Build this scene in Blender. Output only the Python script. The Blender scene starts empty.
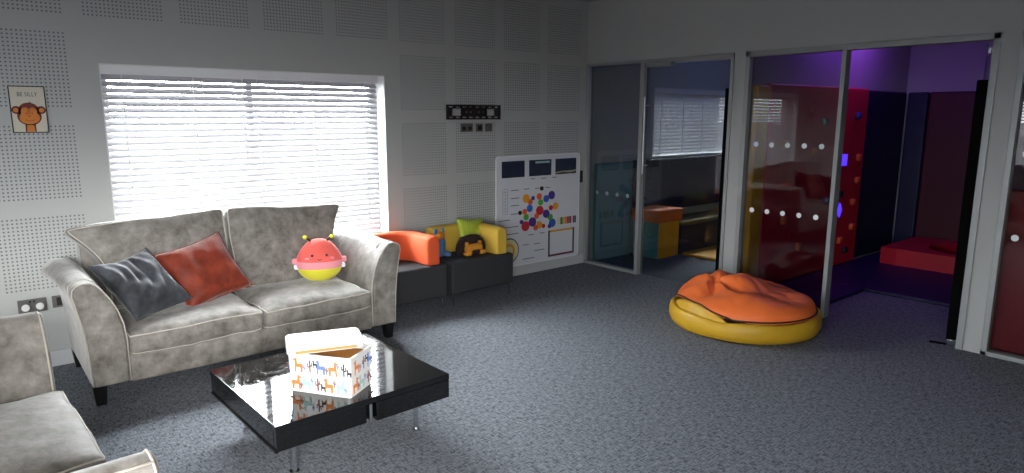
import bpy, bmesh, math, random
from mathutils import Vector, Matrix, noise
PI = math.pi
random.seed(7)
S = bpy.context.scene
COL = S.collection

# ------------------------------------------------------------------ materials
def lin(c):
    return tuple((x/12.92 if x <= .04045 else ((x+.055)/1.055)**2.4) for x in c)
def hexc(h):
    return lin(tuple(int(h[i:i+2], 16)/255 for i in (0, 2, 4)))
MATS = {}
def mat(name, h, rough=.6, metal=0., coat=0., sheen=0., spec=.5, var=0., vscale=8., bump=0., bscale=60., stretch=None, emit=None, estr=0.):
    m = bpy.data.materials.new(name); m.use_nodes = True
    nt = m.node_tree; N = nt.nodes; L = nt.links
    b = N['Principled BSDF']
    c = hexc(h) if isinstance(h, str) else h
    b.inputs['Base Color'].default_value = (*c, 1)
    b.inputs['Roughness'].default_value = rough
    b.inputs['Metallic'].default_value = metal
    b.inputs['Coat Weight'].default_value = coat
    b.inputs['Coat Roughness'].default_value = .03
    b.inputs['Specular IOR Level'].default_value = spec
    if sheen:
        b.inputs['Sheen Weight'].default_value = sheen
        b.inputs['Sheen Roughness'].default_value = .35
    if emit:
        b.inputs['Emission Color'].default_value = (*hexc(emit), 1)
        b.inputs['Emission Strength'].default_value = estr
    tc = N.new('ShaderNodeTexCoord'); src = tc.outputs['Object']
    if stretch:
        mp = N.new('ShaderNodeMapping'); mp.inputs['Scale'].default_value = stretch
        L.new(src, mp.inputs['Vector']); src = mp.outputs['Vector']
    if var:
        n = N.new('ShaderNodeTexNoise'); n.inputs['Scale'].default_value = vscale; n.inputs['Detail'].default_value = 5
        n.inputs['Roughness'].default_value = .65
        L.new(src, n.inputs['Vector'])
        r = N.new('ShaderNodeValToRGB')
        r.color_ramp.elements[0].position = .3; r.color_ramp.elements[1].position = .7
        r.color_ramp.elements[0].color = (*[x*(1-var) for x in c], 1)
        r.color_ramp.elements[1].color = (*[min(1, x*(1+var)) for x in c], 1)
        L.new(n.outputs['Fac'], r.inputs['Fac']); L.new(r.outputs['Color'], b.inputs['Base Color'])
    if bump:
        n2 = N.new('ShaderNodeTexNoise'); n2.inputs['Scale'].default_value = bscale; n2.inputs['Detail'].default_value = 3
        L.new(src, n2.inputs['Vector'])
        bp = N.new('ShaderNodeBump'); bp.inputs['Strength'].default_value = bump; bp.inputs['Distance'].default_value = .01
        L.new(n2.outputs['Fac'], bp.inputs['Height']); L.new(bp.outputs['Normal'], b.inputs['Normal'])
    MATS[name] = m
    return m

def glass_mat(name, tint, ior=1.5):
    m = bpy.data.materials.new(name); m.use_nodes = True
    nt = m.node_tree; N = nt.nodes; L = nt.links; N.clear()
    out = N.new('ShaderNodeOutputMaterial'); mx = N.new('ShaderNodeMixShader')
    tr = N.new('ShaderNodeBsdfTransparent'); tr.inputs['Color'].default_value = (*tint, 1)
    gl = N.new('ShaderNodeBsdfGlossy'); gl.inputs['Roughness'].default_value = 0.0
    fr = N.new('ShaderNodeFresnel'); fr.inputs['IOR'].default_value = ior
    ge = N.new('ShaderNodeNewGeometry'); iv = N.new('ShaderNodeMath'); iv.operation = 'SUBTRACT'; iv.inputs[0].default_value = 1; L.new(ge.outputs['Backfacing'], iv.inputs[1])
    mu = N.new('ShaderNodeMath'); mu.operation = 'MULTIPLY'; L.new(fr.outputs[0], mu.inputs[0]); L.new(iv.outputs[0], mu.inputs[1]); L.new(mu.outputs[0], mx.inputs[0]); L.new(tr.outputs[0], mx.inputs[1]); L.new(gl.outputs[0], mx.inputs[2])
    L.new(mx.outputs[0], out.inputs[0]); MATS[name] = m
    return m

# velvet: mottled crushed-pile taupe
def velvet(name, dark, light, scale=5.):
    m = mat(name, dark, rough=.62, sheen=.45, spec=.25, bump=.25, bscale=26)
    nt = m.node_tree; N = nt.nodes; L = nt.links; b = N['Principled BSDF']
    tc = N.new('ShaderNodeTexCoord')
    n = N.new('ShaderNodeTexNoise'); n.inputs['Scale'].default_value = scale; n.inputs['Detail'].default_value = 7
    n.inputs['Roughness'].default_value = .68; n.inputs['Distortion'].default_value = .12
    L.new(tc.outputs['Object'], n.inputs['Vector'])
    r = N.new('ShaderNodeValToRGB'); r.color_ramp.elements[0].position = .33; r.color_ramp.elements[1].position = .68
    r.color_ramp.elements[0].color = (*hexc(dark), 1); r.color_ramp.elements[1].color = (*hexc(light), 1)
    L.new(n.outputs['Fac'], r.inputs['Fac']); L.new(r.outputs['Color'], b.inputs['Base Color'])
    return m

def mth(N, L, op, a, b=None, c=None):
    n = N.new('ShaderNodeMath'); n.operation = op
    for i, v in enumerate((a, b, c)):
        if v is None: continue
        if isinstance(v, (int, float)): n.inputs[i].default_value = v
        else: L.new(v, n.inputs[i])
    return n.outputs[0]

# perforated acoustic plasterboard: blocks of 20 x 20 holes
def wall_perforated():
    m = bpy.data.materials.new('perforated_wall'); m.use_nodes = True
    nt = m.node_tree; N = nt.nodes; L = nt.links; b = N['Principled BSDF']
    b.inputs['Roughness'].default_value = .85
    tc = N.new('ShaderNodeTexCoord'); sp = N.new('ShaderNodeSeparateXYZ'); L.new(tc.outputs['Object'], sp.inputs[0])
    X, Z = sp.outputs['X'], sp.outputs['Z']
    PX, W, HP = .5465, .450, .0225
    def axis(v, off, n0, pitch=PX):
        u = mth(N, L, 'SUBTRACT', v, off)
        q = mth(N, L, 'DIVIDE', u, pitch)
        fr = mth(N, L, 'FRACT', q)
        loc = mth(N, L, 'MULTIPLY', fr, pitch)
        inside = mth(N, L, 'LESS_THAN', loc, W)
        h = mth(N, L, 'SUBTRACT', mth(N, L, 'FRACT', mth(N, L, 'DIVIDE', loc, HP)), .5)
        return inside, h
    ix, hx = axis(X, -4.3785 - PX*12, 0)
    iz, hz = axis(Z, 1.040 - .5465*2, 0)
    d2 = mth(N, L, 'ADD', mth(N, L, 'MULTIPLY', hx, hx), mth(N, L, 'MULTIPLY', hz, hz))
    hole = mth(N, L, 'LESS_THAN', d2, .05)
    # plain board around the window opening, below row one
    a1 = mth(N, L, 'GREATER_THAN', X, -4.44); a2 = mth(N, L, 'LESS_THAN', X, -2.23); a3 = mth(N, L, 'LESS_THAN', Z, 2.08)
    plain = mth(N, L, 'MULTIPLY', mth(N, L, 'MULTIPLY', a1, a2), a3)
    low = mth(N, L, 'LESS_THAN', Z, .49)
    right = mth(N, L, 'GREATER_THAN', X, 0.0)
    no = mth(N, L, 'MAXIMUM', mth(N, L, 'MAXIMUM', plain, low), right)
    msk = mth(N, L, 'MULTIPLY', mth(N, L, 'MULTIPLY', mth(N, L, 'MULTIPLY', ix, iz), hole), mth(N, L, 'SUBTRACT', 1.0, no))
    mx = N.new('ShaderNodeMix'); mx.data_type = 'RGBA'
    mx.inputs['A'].default_value = (*hexc('b0b1ae'), 1); mx.inputs['B'].default_value = (*hexc('68696c'), 1)
    L.new(msk, mx.inputs['Factor']); L.new(mx.outputs['Result'], b.inputs['Base Color'])
    MATS['perforated_wall'] = m
    return m

def carpet():
    m = bpy.data.materials.new('carpet'); m.use_nodes = True
    nt = m.node_tree; N = nt.nodes; L = nt.links; b = N['Principled BSDF']
    b.inputs['Roughness'].default_value = .95; b.inputs['Specular IOR Level'].default_value = .15
    tc = N.new('ShaderNodeTexCoord')
    def stretched(sx, sy, sc, seed):
        mp = N.new('ShaderNodeMapping'); mp.inputs['Scale'].default_value = (sx, sy, 1); mp.inputs['Location'].default_value = (seed, seed*2, 0)
        L.new(tc.outputs['Object'], mp.inputs['Vector'])
        n = N.new('ShaderNodeTexNoise'); n.inputs['Scale'].default_value = sc; n.inputs['Detail'].default_value = 2.5; n.inputs['Roughness'].default_value = .7
        L.new(mp.outputs['Vector'], n.inputs['Vector']); return n.outputs['Fac']
    a = stretched(1, 5, 24, 3.1); c = stretched(5, 1.4, 20, 9.7)
    mx = mth(N, L, 'MINIMUM', a, c)
    fine = stretched(1, 1, 190, 5.)
    s = mth(N, L, 'ADD', mth(N, L, 'MULTIPLY', mx, .8), mth(N, L, 'MULTIPLY', fine, .2))
    r = N.new('ShaderNodeValToRGB'); e = r.color_ramp.elements
    e[0].position = .36; e[0].color = (*hexc('3e4248'), 1); e[1].position = .54; e[1].color = (*hexc('878b92'), 1)
    L.new(s, r.inputs['Fac']); L.new(r.outputs['Color'], b.inputs['Base Color'])
    bp = N.new('ShaderNodeBump'); bp.inputs['Strength'].default_value = .5; bp.inputs['Distance'].default_value = .004
    L.new(s, bp.inputs['Height']); L.new(bp.outputs['Normal'], b.inputs['Normal'])
    MATS['carpet'] = m
    return m

wall_perforated(); carpet()
mat('wall_paint', 'adaeab', .85)
mat('white_paint', 'dcdddb', .6)
mat('ceiling_paint', '9d9d9b', .9)
mat('frame_grey', '9a9c9b', .45, metal=.3)
mat('column_white', 'c9cac6', .6)
mat('aluminium', 'a9acae', .35, metal=.8)
mat('chrome', 'd5d8da', .12, metal=1.)
mat('black_rubber', '040404', .95, spec=.1)
mat('upvc_white', 'e8e9ea', .35)
glass_mat('clear_glass', (.97, .98, .975))
glass_mat('partition_glass', (.70, .73, .73), 1.72)
mat('white_dot', 'f0f0f0', .7); mat('frosted_dot', '7d8a8c', .7)
velvet('taupe_velvet', '5a544e', '928d87', 10.)
mat('taupe_piping', 'b3aaa0', .5, sheen=.3)
velvet('dark_velvet', '26282c', '4c4e55', 9)
velvet('rust_velvet', '5f2114', '8c3a26', 9)
mat('rust_piping', '8c3a22', .6, sheen=.3)
mat('black_wood', '0c0b0b', .35)
mat('grey_socket', '6f6d69', .35, metal=.6)
mat('dark_socket', '2c2b2b', .4, metal=.4)
mat('white_plastic', 'dfdfdc', .4)
mat('inner_tan', 'c58a45', .6)
mat('ink_blue', '6f86c4', .6); mat('ink_orange', 'd98545', .6); mat('ink_maroon', '7c3b44', .6); mat('ink_grey', '8a97a0', .6); mat('ink_teal', 'a9c4c4', .6)
mat('ink_dark', '2b2b2d', .6)
mat('orange_vinyl', 'f47536', .5, var=.08, vscale=3, bump=.15, bscale=9)
mat('mustard_vinyl', 'c79a20', .5, var=.08, vscale=3, bump=.15, bscale=9)
mat('orange_fabric', 'e2582a', .8, bump=.2, bscale=200)
mat('mustard_fabric', 'cfa93c', .8, bump=.2, bscale=200)
mat('charcoal_fabric', '2d2d30', .9, bump=.2, bscale=200)
mat('lion_brown', '2a1712', .95, bump=.6, bscale=60)
mat('lion_gold', 'd18a24', .9, bump=.4, bscale=80)
mat('lime_fabric', 'a9b83a', .8, var=.15, vscale=25)
mat('plush_blue', '4f6f98', .9, bump=.4, bscale=80)
mat('plush_orange', 'cc7d2c', .9, bump=.4, bscale=80)
mat('plush_pink', 'f0665c', .9, sheen=.4, bump=.3, bscale=120)
mat('plush_rose', 'f09aa4', .9, sheen=.4, bump=.3, bscale=120)
mat('plush_yellow', 'e6dc3c', .9, sheen=.4, bump=.3, bscale=120)
mat('plush_white', 'efeeee', .9, sheen=.4)
mat('stitch_black', '1a1214', .5)
mat('poster_paper', 'c9c2b2', .7)
mat('monkey_orange', 'c8772e', .7); mat('monkey_brown', '6a2c1e', .7)
mat('board_white', 'd9dbe0', .35); mat('skirting_grey', 'bcbebf', .6)
mat('navy_print', '1e2840', .5, var=.3, vscale=12)
mat('sand_print', 'a9a583', .5)
for k, h in dict(amber='e39b22', orange='e2602a', purple='4b3087', green='4aa83a', blue='2e5fb8', red='c1222c', black='151517', cream='e0d2a0', maroon='6d1e3a', teal='1e6470').items():
    mat('disc_'+k, h, .4)
mat('pad_red', 'c01c30', .5, bump=.1, bscale=8)
mat('pad_yellow', 'dc9a1a', .5)
mat('pad_navy', '0f1436', .5)
mat('pad_maroon', '480e1a', .55); mat('pad_olive', '6e6138', .6)
mat('pad_teal', '4f8590', .55)
mat('pad_orange', 'd9671f', .5)
mat('mat_blue', '10103c', .5)
mat('pit_black', '08080a', .8)
mat('hold_orange', 'd0592a', .6); mat('hold_blue', '20307a', .6); mat('hold_black', '111114', .6)
mat('glow_violet', '6b5cff', .5, emit='3a24ff', estr=2.6)
mat('ground_paving', '2c2c31', .9, var=.15, vscale=1.5)
mat('brick_red', '6a3c3a', .9, var=.15, vscale=6); mat('pale_render', 'b4b4b8', .9)
mat('hedge_green', '6c6a22', .9, var=.5, vscale=5)
DOTS= [(-0.839, 0.754, 0.033, 'amber'), (-0.786, 0.717, 0.022, 'orange'), (-0.75, 0.752, 0.016, 'purple'), (-0.667, 0.762, 0.025, 'orange'), (-0.648, 0.703, 0.024, 'green'), (-0.574, 0.733, 0.028, 'blue'), (-0.5, 0.763, 0.033, 'purple'), (-0.792, 0.655, 0.028, 'blue'), (-0.856, 0.626, 0.022, 'orange'), (-0.838, 0.573, 0.024, 'green'), (-0.845, 0.484, 0.038, 'red'), (-0.898, 0.53, 0.016, 'purple'), (-0.755, 0.516, 0.036, 'purple'), (-0.658, 0.622, 0.036, 'red'), (-0.701, 0.571, 0.022, 'orange'), (-0.572, 0.581, 0.033, 'purple'), (-0.515, 0.542, 0.025, 'green'), (-0.509, 0.636, 0.02, 'red'), (-0.445, 0.648, 0.028, 'amber'), (-0.487, 0.481, 0.034, 'blue'), (-0.525, 0.451, 0.017, 'purple'), (-0.663, 0.479, 0.028, 'amber'), (-0.711, 0.456, 0.022, 'orange'), (-0.608, 0.462, 0.017, 'red'), (-0.635, 0.839, 0.017, 'black'), (-0.916, 0.621, 0.016, 'black')]
LINES= [(-1.03, 0.842, -0.927, 0.845), (-1.03, 0.763, -0.927, 0.771), (-1.03, 0.695, -0.927, 0.699), (-1.03, 0.615, -0.944, 0.615), (-1.182, 0.564, -1.04, 0.56), (-1.098, 0.492, -0.933, 0.493), (-1.098, 0.428, -0.932, 0.42), (-0.868, 0.849, -0.798, 0.844), (-0.781, 0.94, -0.723, 0.942), (-0.644, 0.937, -0.577, 0.941), (-0.495, 0.939, -0.431, 0.941), (-0.722, 0.845, -0.668, 0.844), (-0.587, 0.841, -0.52, 0.845), (-0.879, 0.297, -0.8, 0.298), (-0.801, 0.392, -0.736, 0.39), (-0.655, 0.392, -0.588, 0.393), (-0.727, 0.292, -0.646, 0.293), (-0.727, 0.223, -0.589, 0.225), (-0.878, 0.159, -0.726, 0.153)]
SKY, EXPO, LP_C, LP_B, SUN = 29., 0., 10., 6., 16.

# table top: black gloss lacquer with dusty smears
def lacquer():
    m = mat('black_lacquer', '08090a', .04, coat=.25, spec=.6)
    nt = m.node_tree; N = nt.nodes; L = nt.links; b = N['Principled BSDF']
    tc = N.new('ShaderNodeTexCoord'); n = N.new('ShaderNodeTexNoise'); n.inputs['Scale'].default_value = 9; n.inputs['Detail'].default_value = 8; n.inputs['Roughness'].default_value = .75
    n.inputs['Distortion'].default_value = 1.2
    L.new(tc.outputs['Object'], n.inputs['Vector'])
    r = N.new('ShaderNodeMapRange'); r.inputs['From Min'].default_value = .5; r.inputs['From Max'].default_value = .8
    r.inputs['To Min'].default_value = .035; r.inputs['To Max'].default_value = .22
    L.new(n.outputs['Fac'], r.inputs['Value']); L.new(r.outputs[0], b.inputs['Roughness'])
lacquer()

def slat_mat():
    m = bpy.data.materials.new('blind_slat'); m.use_nodes = True
    nt = m.node_tree; N = nt.nodes; L = nt.links; N.clear()
    out = N.new('ShaderNodeOutputMaterial'); mx = N.new('ShaderNodeMixShader'); mx.inputs[0].default_value = .05
    d = N.new('ShaderNodeBsdfDiffuse'); d.inputs[0].default_value = (.52, .51, .53, 1)
    t = N.new('ShaderNodeBsdfTranslucent'); t.inputs[0].default_value = (.9, .88, .88, 1)
    L.new(d.outputs[0], mx.inputs[1]); L.new(t.outputs[0], mx.inputs[2]); L.new(mx.outputs[0], out.inputs[0])
    MATS['blind_slat'] = m
slat_mat()

# ------------------------------------------------------------------ mesh helpers
class MB:
    def __init__(s): s.v, s.f, s.mi, s.M = [], [], [], None
    def add(s, vs, fs, k=0, M=None):
        o = len(s.v)
        for p in vs:
            p = Vector(p)
            if M is not None: p = M @ p
            s.v.append(p)
        for f in fs: s.f.append([i+o for i in f]); s.mi.append(k)
        return s
    def box(s, a, b, k=0, M=None):
        x0, y0, z0 = a; x1, y1, z1 = b
        vs = [(x0,y0,z0),(x1,y0,z0),(x1,y1,z0),(x0,y1,z0),(x0,y0,z1),(x1,y0,z1),(x1,y1,z1),(x0,y1,z1)]
        return s.add(vs, [(0,3,2,1),(4,5,6,7),(0,1,5,4),(1,2,6,5),(2,3,7,6),(3,0,4,7)], k, M)
    def tube(s, pts, r, n=8, k=0, closed=False, M=None):
        pts = [Vector(p) for p in pts]; m = len(pts); vs, fs = [], []
        up = None
        for i, p in enumerate(pts):
            a = pts[i-1] if (i > 0 or closed) else p; b = pts[(i+1) % m] if (i < m-1 or closed) else p
            t = (b-a)
            t = t.normalized() if t.length > 1e-9 else Vector((0, 0, 1))
            if up is None: up = t.orthogonal().normalized()
            up = (up - t*up.dot(t)); up = up.normalized() if up.length > 1e-6 else t.orthogonal().normalized()
            w = t.cross(up); rr = r[i] if isinstance(r, (list, tuple)) else r
            for j in range(n):
                q = 2*PI*j/n; vs.append(p + (up*math.cos(q)+w*math.sin(q))*rr)
        for i in range(m if closed else m-1):
            i2 = (i+1) % m
            for j in range(n):
                fs.append((i*n+j, i*n+(j+1) % n, i2*n+(j+1) % n, i2*n+j))
        if not closed: fs += [tuple(reversed(range(n))), tuple(range((m-1)*n, m*n))]
        return s.add(vs, fs, k, M)
    def cyl(s, a, b, r, n=20, k=0, r2=None, M=None): return s.tube([a, b], [r, r if r2 is None else r2], n, k, False, M)
    def prism(s, pts, M, t, k=0):              # 2-D outline in M's xy plane, thickness along +z
        n = len(pts); vs = [(x, y, 0) for x, y in pts]+[(x, y, t) for x, y in pts]
        fs = [tuple(reversed(range(n))), tuple(range(n, 2*n))]+[(i, (i+1) % n, n+(i+1) % n, n+i) for i in range(n)]
        return s.add(vs, fs, k, M)
    def grid(s, fn, nu, nv, k=0, cu=False, M=None):
        vs = [fn(i/(nu if cu else nu-1), j/(nv-1)) for j in range(nv) for i in range(nu)]
        fs = []
        for j in range(nv-1):
            for i in range(nu if cu else nu-1):
                fs.append((j*nu+i, j*nu+(i+1) % nu, (j+1)*nu+(i+1) % nu, (j+1)*nu+i))
        return s.add(vs, fs, k, M)
    def build(s, name, mats, parent=None, smooth=False, bevel=0., seg=2, merge=False, sub=0, fn=None, angle=None):
        me = bpy.data.meshes.new(name); me.from_pydata([tuple(v) for v in s.v], [], s.f)
        if not isinstance(mats, (list, tuple)): mats = [mats]
        for m in mats: me.materials.append(MATS[m] if isinstance(m, str) else m)
        for p, k in zip(me.polygons, s.mi): p.material_index = k
        bm = bmesh.new(); bm.from_mesh(me)
        if merge: bmesh.ops.remove_doubles(bm, verts=bm.verts, dist=1e-5)
        bmesh.ops.recalc_face_normals(bm, faces=bm.faces)
        bm.to_mesh(me); bm.free()
        if smooth:
            for p in me.polygons: p.use_smooth = True
        o = bpy.data.objects.new(name, me); COL.objects.link(o)
        if parent: o.parent = parent
        if bevel:
            b = o.modifiers.new('bevel', 'BEVEL'); b.width = bevel; b.segments = seg; b.limit_method = 'ANGLE'; b.angle_limit = .6
            for p in me.polygons: p.use_smooth = True
            w = o.modifiers.new('wn', 'WEIGHTED_NORMAL'); w.keep_sharp = True
        if sub:
            d = o.modifiers.new('sub', 'SUBSURF'); d.levels = sub; d.render_levels = sub
        return o

def tag(o, label=None, cat=None, group=None, kind=None):
    if label: o['label'] = label
    if cat: o['category'] = cat
    if group: o['group'] = group
    if kind: o['kind'] = kind
    return o
def thing(name, label, cat, loc=(0, 0, 0), rz=0., group=None):
    o = bpy.data.objects.new(name, None); COL.objects.link(o); o.location = loc; o.rotation_euler = (0, 0, rz)
    o.empty_display_size = .1
    return tag(o, label, cat, group)
def copy_tree(o, parent=None):
    c = o.copy(); COL.objects.link(c)
    if parent: c.parent = parent
    for ch in list(o.children): copy_tree(ch, c)
    return c
def struct(name, mb, m, parent=None, **kw):
    o = mb.build(name, m, parent, **kw)
    if not parent: o['kind'] = 'structure'
    return o
def sgroup(name):
    o = bpy.data.objects.new(name, None); COL.objects.link(o); o['kind'] = 'structure'; return o
def circ(r, n=24, cx=0., cy=0., ry=None):
    return [(cx+r*math.cos(2*PI*i/n), cy+(ry or r)*math.sin(2*PI*i/n)) for i in range(n)]
def basis(o, x, y):
    x = Vector(x).normalized(); y = Vector(y); y = (y-x*y.dot(x)).normalized(); z = x.cross(y)
    M = Matrix.Identity(4)
    for i, c in enumerate((x, y, z)):
        for j in range(3): M[j][i] = c[j]
    for j in range(3): M[j][3] = o[j]
    return M
def XZ(y): return basis((0, y, 0), (1, 0, 0), (0, 0, 1))     # z axis points to -y (towards the room)

# a soft block: rounded box with crowned faces; hx,hy,hz half sizes; fn displaces
def soft(hx, hy, hz, r, n=14, crown=(0, 0, 0), fn=None, seedv=0., wob=0.):
    mb = MB()
    def mp(c):
        p = Vector((c[0]*hx, c[1]*hy, c[2]*hz))
        inn = Vector((max(-(hx-r), min(hx-r, p.x)), max(-(hy-r), min(hy-r, p.y)), max(-(hz-r), min(hz-r, p.z))))
        d = p-inn
        q = inn + (d.normalized()*r if d.length > 1e-9 else d)
        ux, uy, uz = q.x/hx, q.y/hy, q.z/hz
        q.x += crown[0]*ux*(1-uy*uy)*(1-uz*uz); q.y += crown[1]*uy*(1-ux*ux)*(1-uz*uz)
        q.z += crown[2]*uz*(1-ux**4)*(1-uy**4)
        if wob:
            w = noise.noise_vector(Vector((q.x*6+seedv, q.y*6, q.z*6)))*wob + noise.noise_vector(Vector((q.x*17+seedv, q.y*17, q.z*17)))*wob*.35
            q += w
        if fn: q = fn(q, ux, uy, uz)
        return q
    t = [math.sin((2*i/n-1)*PI/2) for i in range(n+1)]
    for ax in range(3):
        for sg in (-1, 1):
            def g(u, v):
                a, b = t[round(u*n)], t[round(v*n)]
                c = [0, 0, 0]; c[ax] = sg; c[(ax+1) % 3] = a; c[(ax+2) % 3] = b
                return mp(c)
            mb.grid(g, n+1, n+1)
    mb.map = mp
    return mb
def edge_loop(mb, axis, sign, n=14):   # piping path round the edge of the face (axis, sign)
    t = [math.sin((2*i/n-1)*PI/2) for i in range(n+1)]; out = []
    a, b = (axis+1) % 3, (axis+2) % 3
    e = .985
    for s in range(4):
        for i in range(n):
            c = [0, 0, 0]; c[axis] = sign*e
            if s == 0: c[a], c[b] = t[i], -1
            elif s == 1: c[a], c[b] = 1, t[i]
            elif s == 2: c[a], c[b] = -t[i], 1
            else: c[a], c[b] = -1, -t[i]
            out.append(mb.map(c))
    return out

# scatter cushion in its local xy plane, thickness along z
def pillow(w, h, t, n=22, sag=0., seedv=0., fold=0.):
    mb = MB(); loops = []
    def pos(u, v, sg):
        x, y = 2*u-1, 2*v-1
        k = max(0, (1-x**4)*(1-y**4))**.55
        X = x*w/2*(1-.10*(1-y*y)); Y = y*h/2*(1-.10*(1-x*x))
        z = sg*t/2*k
        nn = noise.noise(Vector((X*9+seedv, Y*9, sg*3)))*.022*k + noise.noise(Vector((X*20+seedv, Y*7, sg)))*.012*k
        if fold:
            rr_ = math.hypot(X+w*.55, Y-h*.15)
            nn += fold*k*(.35+.65*math.exp(-((X+.02)**2+(Y+.03)**2)/.02))*math.sin(rr_*95+noise.noise(Vector((X*6, Y*6, 4)))*2.5)
        return Vector((X, Y, z+nn+sag*(x*x)))
    for sg in (-1, 1): mb.grid(lambda u, v: pos(u, v, sg), n, n)
    m = 12
    for s in range(4):
        for i in range(m):
            q = i/m
            u, v = ((q, 0), (1, q), (1-q, 1), (0, 1-q))[s]; loops.append(pos(u, v, 1))
    return mb, loops

# ------------------------------------------------------------------ the room
H = 2.66; XL, YF, XR = -7.4, -5.7, 4.4
W1 = (-4.318, -2.333, .56, 1.86); W2 = (1.10, 3.05, 1.09, 1.86)
def holed(mb, u0, u1, z0, z1, holes, place, k=0):    # wall slab with rectangular holes; place(u0,z0,u1,z1) -> box corners
    us = sorted({u0, u1, *[h[0] for h in holes], *[h[1] for h in holes]})
    for a, b in zip(us, us[1:]):
        hs = [h for h in holes if h[0] <= a+1e-6 and h[1] >= b-1e-6]
        zs = z0
        for h in sorted(hs, key=lambda h: h[2]):
            if h[2] > zs: mb.box(*place(a, zs, b, h[2]), k)
            zs = h[3]
        mb.box(*place(a, zs, b, z1), k)
struct('floor', MB().box((XL, YF, -.06), (XR, 0, 0)), 'carpet')
struct('ceiling', MB().box((XL, YF, H), (XR, .28, H+.1)), 'ceiling_paint')
mb = MB(); holed(mb, XL-.2, XR, 0, H, [W1, W2], lambda a, z, b, y: ((a, 0, z), (b, .25, y)))
struct('wall_back', mb, 'perforated_wall')
WL = (-5.2, -1.76, .30, 1.92)
mb = MB(); holed(mb, YF, 0, 0, H, [WL], lambda a, z, b, y: ((XL-.2, a, z), (XL, b, y)))
struct('wall_left', mb, 'wall_paint')
WF = (-7.1, -4.9, .30, 2.25)
mb = MB(); holed(mb, XL-.2, XR, 0, H, [WF], lambda a, z, b, y: ((a, YF-.2, z), (b, YF, y)))
struct('wall_front', mb, 'wall_paint')
# glazed partition on the right: header, two columns, a solid end
mb = MB()
mb.box((0, -5.5, 2.06), (.12, 0, H)); mb.box((0, YF, 0), (.12, -5.5, H))
mb.box((0, -1.79, 0), (.12, -1.683, 2.06)); mb.box((0, -3.64, 0), (.12, -3.537, 2.06))
struct('wall_right', mb, 'wall_paint')
struct('wall_divider', MB().box((.12, -1.80, 0), (XR, -1.70, H)), 'wall_paint')
struct('wall_far_right', MB().box((3.34, YF, 0), (3.44, -1.80, H)).box((XR, -1.8, 0), (XR+.1, .25, H)), 'wall_paint')
struct('baseboard_back', MB().box((XL, -.014, 0), (-.002, -.001, .10)), 'skirting_grey', bevel=.003)
struct('baseboard_left', MB().box((XL, YF, 0), (XL+.014, -.02, .10)), 'white_paint', bevel=.003)

# ------------------------------------------------------------------ windows
def window(name, x0, x1, z0, z1, M, mull):
    """M maps local (u along wall, z up, depth outwards as local z) ; opening in u,z"""
    r = sgroup(name); r['kind'] = 'structure'
    f = MB(); t = .06
    for a, b in (((x0, z0, .15), (x1, z0+t, .20)), ((x0, z1-t, .15), (x1, z1, .20)), ((x0, z0, .15), (x0+t, z1, .20)), ((x1-t, z0, .15), (x1, z1, .20))): f.box(a, b, 0, M)
    for q in mull: f.box((q-.022, z0, .15), (q+.022, z1, .20), 0, M)
    f.build('window_frame', 'upvc_white', r, bevel=.004)
    MB().box((x0+.01, z0+.01, .172), (x1-.01, z1-.01, .178), 0, M).build('window_pane', 'clear_glass', r)
    MB().box((x0, z0-.02, -.015), (x1, z0+.004, .15), 0, M).build('window_sill', 'white_paint', r, bevel=.004)
    rv = MB()
    rv.box((x0, z0, 0.001), (x0+.006, z1, .15), 0, M); rv.box((x1-.006, z0, .001), (x1, z1, .15), 0, M); rv.box((x0, z1-.006, .001), (x1, z1, .15), 0, M)
    rv.build('window_reveal', 'white_paint', r)
    return r
MA = basis((0, 0, 0), (1, 0, 0), (0, 0, 1)); MA = Matrix(((1,0,0,0),(0,0,1,0),(0,1,0,0),(0,0,0,1)))     # u=x, v=z, depth=+y
ML = Matrix(((0,0,-1,XL),(1,0,0,0),(0,1,0,0),(0,0,0,1)))    # u=y, v=z, depth=-x
MF = Matrix(((1,0,0,0),(0,0,-1,YF),(0,1,0,0),(0,0,0,1)))    # u=x, v=z, depth=-y
window('window_1', *W1, MA, [-3.36]); window('window_2', *W2, MA, [2.05])
window('window_3', *WL, ML, [-3.2]); window('window_4', *WF, MF, [-6.0])

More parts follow.
